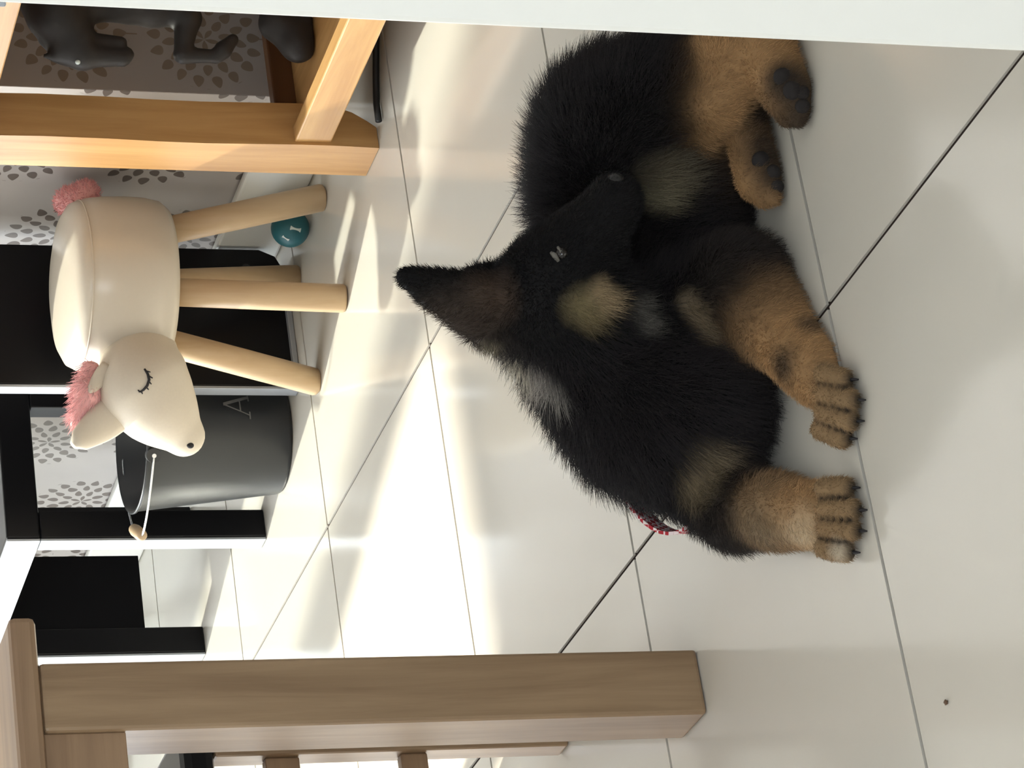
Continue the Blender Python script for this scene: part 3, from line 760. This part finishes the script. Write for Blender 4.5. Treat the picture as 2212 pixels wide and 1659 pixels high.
# a, ra, b, rb, blend, fur length, colour
D = [
 # trunk: chest facing the camera, body curling back to the right
 ((-0.0150, 2.4950, 0.0670), 0.064, (-0.0073, 2.5300, 0.0922), 0.068, 0.03, 0.022, BLK),
 ((-0.0073, 2.5300, 0.0922), 0.068, (0.0754, 2.5900, 0.0696), 0.076, 0.03, 0.022, BLK),
 ((0.0754, 2.5900, 0.0696), 0.078, (0.1716, 2.6100, 0.0760), 0.082, 0.03, 0.026, BLK),
 ((0.1716, 2.6100, 0.0760), 0.082, (0.2204, 2.6000, 0.0914), 0.076, 0.03, 0.024, BLK),
 ((0.2056, 2.5600, 0.0824), 0.070, (0.2491, 2.5400, 0.0775), 0.056, 0.03, 0.018, BLK),
 # neck and ruff
 ((-0.0134, 2.5300, 0.0899), 0.070, (0.0226, 2.5350, 0.1381), 0.050, 0.03, 0.024, BLK),
 ((0.0226, 2.5350, 0.1381), 0.050, (0.0600, 2.5300, 0.1935), 0.042, 0.03, 0.022, BLK),
 ((-0.0495, 2.5150, 0.0825), 0.038, (-0.0156, 2.5350, 0.1118), 0.038, 0.03, 0.024, BLK),
 # skull, cheek, muzzle
 ((0.0812, 2.5000, 0.1958), 0.047, (0.0909, 2.4900, 0.1869), 0.046, 0.02, 0.006, BLK),
 ((0.0678, 2.5000, 0.1641), 0.044, (0.0757, 2.4900, 0.1552), 0.034, 0.02, 0.012, BLK),
 ((0.0967, 2.4850, 0.1866), 0.040, (0.1203, 2.4750, 0.1716), 0.031, 0.015, 0.004, BLK),
 ((0.1203, 2.4750, 0.1716), 0.031, (0.1551, 2.4550, 0.1530), 0.0235, 0.012, 0.0035, BLK),
 # ears
 ((0.0792, 2.5050, 0.2483), 0.016, (0.0904, 2.5050, 0.3183), 0.0075, 0.008, 0.005, BLK),
 ((0.0551, 2.5200, 0.2411), 0.024, (0.0777, 2.5100, 0.2962), 0.0125, 0.010, 0.010, SOOT),
 ((0.0777, 2.5100, 0.2962), 0.0130, (0.0895, 2.5050, 0.3253), 0.0050, 0.008, 0.004, BLK),
 ((0.0924, 2.5550, 0.2107), 0.018, (0.0959, 2.5600, 0.2451), 0.007, 0.010, 0.006, BLK),
 # shoulders and forelegs
 ((0.0614, 2.5000, 0.0614), 0.056, (0.0841, 2.4600, 0.0371), 0.042, 0.025, 0.014, BLK),
 ((0.0841, 2.4600, 0.0371), 0.040, (0.0567, 2.4250, 0.0219), 0.034, 0.018, 0.009, SOOT),
 ((0.0567, 2.4250, 0.0219), 0.034, (0.0135, 2.3600, 0.0079), 0.0275, 0.012, 0.006, TAN),
 ((-0.0770, 2.4900, 0.0599), 0.038, (-0.1029, 2.4550, 0.0397), 0.034, 0.025, 0.014, BLK),
 ((-0.1037, 2.4550, 0.0397), 0.033, (-0.1055, 2.4000, 0.0249), 0.029, 0.012, 0.007, SOOT),
 ((-0.1055, 2.4000, 0.0249), 0.0285, (-0.1062, 2.3500, 0.0093), 0.0255, 0.012, 0.006, TAN),
 # front paws
 ((-0.1062, 2.3500, 0.0093), 0.025, (-0.1064, 2.3280, 0.0043), 0.0205, 0.008, 0.004, TAN),
 ((0.0135, 2.3600, 0.0079), 0.0265, (-0.0056, 2.3300, 0.0055), 0.0200, 0.008, 0.004, TAN),
 # hind leg lying uppermost: thigh, shank, foot
 ((0.2410, 2.5400, 0.0774), 0.054, (0.2545, 2.5000, 0.0588), 0.042, 0.02, 0.010, BLK),
 ((0.2463, 2.4700, 0.0494), 0.026, (0.2778, 2.4600, 0.0346), 0.034, 0.014, 0.006, TAN),
 ((0.2847, 2.4700, 0.0369), 0.036, (0.2917, 2.4350, 0.0239), 0.026, 0.012, 0.006, TAN),
 ((0.2876, 2.4350, 0.0260), 0.025, (0.2483, 2.4080, 0.0140), 0.0235, 0.008, 0.004, TAN),
 ((0.2196, 2.4900, 0.0573), 0.015, (0.2445, 2.4720, 0.0495), 0.024, 0.010, 0.005, TAN),
 # other hind foot
 ((0.2009, 2.5250, 0.0261), 0.020, (0.2305, 2.4950, 0.0215), 0.017, 0.008, 0.004, SOOT),
 ((0.2310, 2.4820, 0.0235), 0.0185, (0.1790, 2.4620, 0.0177), 0.0205, 0.006, 0.004, TAN),
 # belly
 ((0.1280, 2.5450, 0.0437), 0.050, (0.1862, 2.5550, 0.0357), 0.045, 0.03, 0.014, BLK),
]
def toes(pts, r, col):
    for a, b_ in pts: D.append((a, r, b_, r * 0.95, 0.0026, 0.0028, col))
PAWT = (0.29, 0.19, 0.10)
toes([((-0.0835, 2.3180, 0.0190), (-0.0815, 2.2970, 0.0108)), ((-0.0995, 2.3140, 0.0190), (-0.0990, 2.2835, 0.0108)), ((-0.1155, 2.3140, 0.0190), (-0.1160, 2.2835, 0.0108)), ((-0.1315, 2.3180, 0.0190), (-0.1340, 2.2960, 0.0108))], 0.0092, PAWT)
toes([((0.0100, 2.3220, 0.0190), (0.0060, 2.3020, 0.0108)), ((-0.0060, 2.3180, 0.0190), (-0.0105, 2.2880, 0.0108)), ((-0.0210, 2.3200, 0.0190), (-0.0275, 2.2900, 0.0108)), ((-0.0350, 2.3260, 0.0190), (-0.0420, 2.3030, 0.0108))], 0.0092, PAWT)
toes([((0.2521, 2.4080, 0.0161), (0.2454, 2.3960, 0.0120)), ((0.2422, 2.4050, 0.0140), (0.2336, 2.3930, 0.0090)), ((0.2372, 2.4070, 0.0164), (0.2259, 2.3960, 0.0119)), ((0.2401, 2.4150, 0.0172), (0.2267, 2.4080, 0.0159))], 0.0092, SOOT)
toes([((0.1788, 2.4580, 0.0173), (0.1724, 2.4480, 0.0116)), ((0.1728, 2.4580, 0.0172), (0.1624, 2.4460, 0.0124)), ((0.1732, 2.4660, 0.0194), (0.1607, 2.4550, 0.0162)), ((0.1797, 2.4740, 0.0204), (0.1672, 2.4660, 0.0211))], 0.0090, TAN)
prims = [(np.array(d[0]), d[1], np.array(d[2]), d[3], d[4]) for d in D]
V, Q = sdf_mesh(prims, (-0.20, 2.24, -0.012), (0.36, 2.74, 0.36), 0.0033, floor_z=0.0015)
DR = np.array((0.05, 2.50, 0.0))
dog = empty('puppy', tuple(DR), 0, label='black and tan puppy lying on the tiles with one ear pricked', cat='dog')

# coat colour and fur length: blended from the limb each point belongs to, then coloured patches
PATCH = [  # centre, radius, colour, strength
 ((0.0658, 2.4550, 0.1797), 0.017, (0.26, 0.21, 0.11), 0.8), ((0.0551, 2.4550, 0.1701), 0.013, (0.24, 0.19, 0.10), 0.7), ((0.0793, 2.4550, 0.1657), 0.011, (0.36, 0.27, 0.16), 0.9), ((0.0701, 2.4550, 0.1556), 0.012, (0.36, 0.27, 0.16), 0.9),
 ((0.0658, 2.4700, 0.1255), 0.012, GREY, 0.75), ((0.0502, 2.4700, 0.1169), 0.010, GREY, 0.8),
 ((0.0214, 2.4900, 0.2267), 0.010, (0.62, 0.57, 0.46), 0.95), ((0.0117, 2.4850, 0.2192), 0.011, (0.58, 0.53, 0.44), 0.95), ((0.0071, 2.4800, 0.2093), 0.012, (0.44, 0.40, 0.36), 0.9), ((-0.0038, 2.4800, 0.1959), 0.010, (0.30, 0.28, 0.25), 0.8), ((0.0154, 2.5100, 0.2432), 0.009, (0.22, 0.19, 0.13), 0.8),
 ((0.0716, 2.4400, 0.0922), 0.010, (0.22, 0.17, 0.11), 0.75), ((0.0597, 2.4300, 0.0877), 0.011, (0.24, 0.18, 0.11), 0.8), ((0.0462, 2.4300, 0.0791), 0.010, (0.24, 0.18, 0.11), 0.75),
 ((-0.0617, 2.4400, 0.0740), 0.018, (0.26, 0.20, 0.12), 0.8), ((-0.0836, 2.4500, 0.0782), 0.018, (0.26, 0.20, 0.12), 0.8),
 ((0.1772, 2.5300, 0.0808), 0.022, (0.20, 0.17, 0.11), 0.75), ((0.1878, 2.5300, 0.0656), 0.016, (0.14, 0.12, 0.08), 0.7), ((0.1629, 2.5300, 0.0872), 0.014, (0.28, 0.25, 0.16), 0.7),
 ((0.0737, 2.4800, 0.2545), 0.022, (0.10, 0.065, 0.045), 0.7), ((0.0540, 2.4900, 0.2818), 0.026, (0.10, 0.075, 0.06), 0.6),
 ((-0.1216, 2.3700, 0.0211), 0.022, (0.62, 0.50, 0.34), 0.8), ((-0.1156, 2.4100, 0.0374), 0.030, (0.26, 0.20, 0.13), 0.7), ((-0.0883, 2.4100, 0.0377), 0.022, (0.30, 0.19, 0.10), 0.6),
 ((-0.0942, 2.3600, 0.0342), 0.022, (0.42, 0.25, 0.12), 0.7),
 ((0.0172, 2.3900, 0.0262), 0.016, SOOT, 0.8), ((0.0527, 2.4000, -0.0034), 0.012, SOOT, 0.7),
 ((-0.1345, 2.3200, 0.0060), 0.010, (0.6, 0.52, 0.4), 0.7),
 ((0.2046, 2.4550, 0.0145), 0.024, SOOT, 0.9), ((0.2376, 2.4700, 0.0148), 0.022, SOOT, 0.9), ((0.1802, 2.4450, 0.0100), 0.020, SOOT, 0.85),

 ((-0.0915, 2.3140, 0.0225), 0.0036, (0.012, 0.010, 0.009), 0.97), ((-0.0912, 2.3076, 0.0204), 0.0036, (0.012, 0.010, 0.009), 0.97), ((-0.0909, 2.3011, 0.0182), 0.0036, (0.012, 0.010, 0.009), 0.97), ((-0.0906, 2.2947, 0.0161), 0.0036, (0.012, 0.010, 0.009), 0.97), ((-0.0902, 2.2883, 0.0140), 0.0036, (0.012, 0.010, 0.009), 0.97), ((-0.1075, 2.3120, 0.0225), 0.0036, (0.012, 0.010, 0.009), 0.97), ((-0.1075, 2.3044, 0.0204), 0.0036, (0.012, 0.010, 0.009), 0.97), ((-0.1075, 2.2968, 0.0182), 0.0036, (0.012, 0.010, 0.009), 0.97), ((-0.1075, 2.2891, 0.0161), 0.0036, (0.012, 0.010, 0.009), 0.97), ((-0.1075, 2.2815, 0.0140), 0.0036, (0.012, 0.010, 0.009), 0.97), ((-0.1235, 2.3140, 0.0225), 0.0036, (0.012, 0.010, 0.009), 0.97), ((-0.1239, 2.3074, 0.0204), 0.0036, (0.012, 0.010, 0.009), 0.97), ((-0.1242, 2.3009, 0.0182), 0.0036, (0.012, 0.010, 0.009), 0.97), ((-0.1246, 2.2943, 0.0161), 0.0036, (0.012, 0.010, 0.009), 0.97), ((-0.1250, 2.2877, 0.0140), 0.0036, (0.012, 0.010, 0.009), 0.97), ((-0.0815, 2.2890, 0.006), 0.0075, (0.03, 0.025, 0.02), 0.9), ((-0.0990, 2.2755, 0.006), 0.0075, (0.03, 0.025, 0.02), 0.9), ((-0.1160, 2.2755, 0.006), 0.0075, (0.03, 0.025, 0.02), 0.9), ((-0.1340, 2.2880, 0.006), 0.0075, (0.03, 0.025, 0.02), 0.9), ((0.0020, 2.3180, 0.0225), 0.0036, (0.012, 0.010, 0.009), 0.97), ((0.0009, 2.3118, 0.0204), 0.0036, (0.012, 0.010, 0.009), 0.97), ((-0.0001, 2.3055, 0.0182), 0.0036, (0.012, 0.010, 0.009), 0.97), ((-0.0012, 2.2992, 0.0161), 0.0036, (0.012, 0.010, 0.009), 0.97), ((-0.0023, 2.2930, 0.0140), 0.0036, (0.012, 0.010, 0.009), 0.97), ((-0.0135, 2.3170, 0.0225), 0.0036, (0.012, 0.010, 0.009), 0.97), ((-0.0149, 2.3095, 0.0204), 0.0036, (0.012, 0.010, 0.009), 0.97), ((-0.0163, 2.3020, 0.0182), 0.0036, (0.012, 0.010, 0.009), 0.97), ((-0.0176, 2.2945, 0.0161), 0.0036, (0.012, 0.010, 0.009), 0.97), ((-0.0190, 2.2870, 0.0140), 0.0036, (0.012, 0.010, 0.009), 0.97), ((-0.0280, 2.3210, 0.0225), 0.0036, (0.012, 0.010, 0.009), 0.97), ((-0.0297, 2.3144, 0.0204), 0.0036, (0.012, 0.010, 0.009), 0.97), ((-0.0314, 2.3077, 0.0182), 0.0036, (0.012, 0.010, 0.009), 0.97), ((-0.0331, 2.3011, 0.0161), 0.0036, (0.012, 0.010, 0.009), 0.97), ((-0.0348, 2.2945, 0.0140), 0.0036, (0.012, 0.010, 0.009), 0.97), ((0.0060, 2.2940, 0.006), 0.0075, (0.03, 0.025, 0.02), 0.9), ((-0.0105, 2.2800, 0.006), 0.0075, (0.03, 0.025, 0.02), 0.9), ((-0.0275, 2.2820, 0.006), 0.0075, (0.03, 0.025, 0.02), 0.9), ((-0.0420, 2.2950, 0.006), 0.0075, (0.03, 0.025, 0.02), 0.9),  # shade of the gaps between toes painted into the coat, plus dark toe tips
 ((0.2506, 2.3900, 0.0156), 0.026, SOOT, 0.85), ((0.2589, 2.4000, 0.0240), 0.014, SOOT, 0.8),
]
dtree = bvh_of(V, Q)
PATCH = [((np.array(on_surface(dtree, c_)) if r_ > 0.008 else np.array(c_)), r_, cc_, st_) for c_, r_, cc_, st_ in PATCH]
def coat(p):
    w = np.zeros(len(p)); col = np.zeros((len(p), 3)); fl = np.zeros(len(p))
    for d, pr in zip(D, prims):
        s = seg_dist(p, pr[0], pr[2], pr[1], pr[3])
        k = np.exp(-np.maximum(s, -0.01) / 0.0055)
        w += k; col += k[:, None] * np.array(d[6]); fl += k * d[5]
    col /= w[:, None]; fl /= w
    for c_, r_, cc, st_ in PATCH:
        dist = np.linalg.norm(p - np.array(c_), axis=1)
        k = st_ * np.clip(1.35 - dist / r_ * 0.9, 0, 1)
        col = col * (1 - k[:, None]) + k[:, None] * np.array(cc)
    return col, fl
body = mesh_from('body', V - DR, Q, None, dog)
mt = bpy.data.materials.new('puppy_coat')
t_, N_, L_, b_ = nt(mt)
at = N_.new('ShaderNodeAttribute'); at.attribute_name = 'coat'
L_.new(at.outputs['Color'], b_.inputs['Base Color']); b_.inputs['Roughness'].default_value = 0.75; b_.inputs['Specular IOR Level'].default_value = 0.15
body.data.materials.append(mt)
colV, _ = coat(V)
ca = body.data.attributes.new('coat', 'FLOAT_COLOR', 'POINT')
ca.data.foreach_set('color', np.concatenate([colV * 0.8, np.ones((len(V), 1))], 1).astype(np.float32).ravel())

# fur strands
tri = np.concatenate([Q[:, [0, 1, 2]], Q[:, [0, 2, 3]]])
ab = V[tri[:, 1]] - V[tri[:, 0]]; ac = V[tri[:, 2]] - V[tri[:, 0]]
area = np.linalg.norm(np.cross(ab, ac), axis=1) / 2
NH = 170000
ti = rng.choice(len(tri), NH, p=area / area.sum())
u1, u2 = rng.random(NH), rng.random(NH); sw = u1 + u2 > 1; u1[sw] = 1 - u1[sw]; u2[sw] = 1 - u2[sw]
R = V[tri[ti, 0]] + ab[ti] * u1[:, None] + ac[ti] * u2[:, None]
R = R[R[:, 2] > 0.004]; NH = len(R)
e = 0.002
nrm = np.stack([sdf_field(prims, R + np.eye(3)[k] * e) - sdf_field(prims, R - np.eye(3)[k] * e) for k in range(3)], -1).astype(float)
nrm /= np.linalg.norm(nrm, axis=1, keepdims=True) + 1e-9
cols, fl = coat(R)
fl = fl * rng.uniform(0.35, 1.3, NH)
# coat lies back and down: away from the head along the body, then hanging
headp = np.array((0.0912, 2.5000, 0.1896))
away = R - headp; away /= np.linalg.norm(away, axis=1, keepdims=True) + 1e-9
flow = away * 0.55 + np.array((0.0, 0.05, -0.35))
earm = np.linalg.norm(R - np.array((0.0818, 2.5100, 0.2860)), axis=1) < 0.055
flow[earm] = np.array((0.0, 0.0, 0.9))
flow -= nrm * (flow * nrm).sum(1, keepdims=True)
clump = np.sin(R * 260.0 + 1.7).sum(1)[:, None] * np.array((0.10, 0.07, 0.08))
dr = nrm * 0.62 + flow * 0.8 + rng.normal(0, 0.20, (NH, 3)) + clump
dr /= np.linalg.norm(dr, axis=1, keepdims=True)
bend = flow * 0.45 + np.array((0, 0, -0.25))
long_ = np.clip((fl - 0.008) / 0.012, 0, 1)[:, None]
cols = cols * (1 - 0.4 * long_) + 0.4 * long_ * (cols + np.array((0.030, 0.024, 0.025)))   # long strands tinted browner, in place of light through the rim fur
cols = np.clip(cols * rng.uniform(0.6, 1.4, (NH, 1)), 0, 1)
R0 = R - DR
def strand(t):
    q = R0 + dr * fl[:, None] * t + bend * fl[:, None] * t * t * 0.5
    q[:, 2] = np.maximum(q[:, 2], 0.0012)
    return q
fur = hair('fur', R0, strand, np.where(fl > 0.012, 0.00027, 0.00022), cols, M_STRAND, body, 5)
finish(fur, kind='stuff')

# face
def face(p, lift=0.0): return on_surface(dtree, p, lift)
ep = face((0.1104, 2.4500, 0.2022), -0.003)
eye = ball('eye', tuple(np.array(ep) - DR), 0.0062, M_EYE, dog, seg=16)
M_LID = plain('eye_rim', (0.16, 0.15, 0.13), rough=0.8)
for lidp in (((0.1102, 2.4500, 0.2117), (0.1079, 2.4500, 0.2083), (0.1030, 2.4500, 0.2046)), ((0.1150, 2.4500, 0.2055), (0.1104, 2.4500, 0.2026), (0.1082, 2.4500, 0.1985))):
    tube('eyelid', [tuple(np.array(face(p, 0.0008)) - DR) for p in lidp], [0.0012, 0.0026, 0.0014], M_LID, dog, seg=8)
np_ = np.array((0.1678, 2.4520, 0.1551))
ball('nose', tuple(np_ - DR), 0.0125, M_NOSE, dog, scale=(0.9, 1.15, 0.85), seg=20, rot=(0, 0.6, 0.3))
ear_tuft = None
# pads under the hind feet
for p, r in (((0.2609, 2.4000, 0.0240), 0.0085), ((0.2480, 2.3850, 0.0212), 0.0085), ((0.2461, 2.3820, 0.0128), 0.0068), ((0.2350, 2.3800, 0.0136), 0.0068), ((0.1937, 2.4450, 0.0230), 0.0085), ((0.1828, 2.4380, 0.0143), 0.0075), ((0.1709, 2.4360, 0.0108), 0.0065)):
    q = np.array(face(p, -0.002))
    ball('paw_pad', tuple(q - DR), r, M_PAD, dog, scale=(1, 0.62, 1), seg=14)
# claws on the front paws
for x, y in ((-0.0815, 2.2875), (-0.0990, 2.2740), (-0.1160, 2.2740), (-0.1340, 2.2865), (0.0060, 2.2925), (-0.0105, 2.2785), (-0.0275, 2.2805), (-0.0420, 2.2935)):
    tube('claw', [tuple(np.array((x, y + 0.004, 0.0078)) - DR), tuple(np.array((x, y, 0.0058)) - DR), tuple(np.array((x, y - 0.0025, 0.0026)) - DR)], [0.0019, 0.0014, 0.0006], M_INK, dog, seg=8)

# loose red and white patterned collar showing at the left of the chest
mt = bpy.data.materials.new('red_check_cloth')
t_, N_, L_, b_ = nt(mt)
tc = N_.new('ShaderNodeTexCoord'); ck = N_.new('ShaderNodeTexChecker'); ck.inputs['Scale'].default_value = 210
ck.inputs['Color1'].default_value = (0.42, 0.018, 0.03, 1); ck.inputs['Color2'].default_value = (0.85, 0.72, 0.72, 1)
L_.new(tc.outputs['Object'], ck.inputs['Vector']); L_.new(ck.outputs['Color'], b_.inputs['Base Color']); b_.inputs['Roughness'].default_value = 0.8
cc = np.array((-0.0193, 2.5200, 0.0851)); ex = np.array((-0.1275, 2.5000, 0.0709)) - cc
rx = np.linalg.norm(ex); ex /= rx
ey = np.array((0.25, 0.9, 0.55)); ey -= ex * (ey @ ex); ey /= np.linalg.norm(ey); ez = np.cross(ex, ey)
bm = bmesh.new(); rings = []
for i in range(48):
    th = 2 * math.pi * i / 48
    c_ = cc + ex * rx * math.cos(th) + ey * 0.062 * math.sin(th)
    o_ = ex * math.cos(th) + ey * math.sin(th)
    rings.append([bm.verts.new(tuple(c_ + ez * s1 * 0.011 + o_ * s2 * 0.0015 - DR)) for s1, s2 in ((-1, -1), (-1, 1), (1, 1), (1, -1))])
for i in range(48):
    a, b2 = rings[i], rings[(i + 1) % 48]
    for k in range(4): bm.faces.new((a[k], a[(k + 1) % 4], b2[(k + 1) % 4], b2[k]))
cl = obj('collar', bm, mt, dog, smooth=False)
cl['label'] = 'red and white patterned collar'
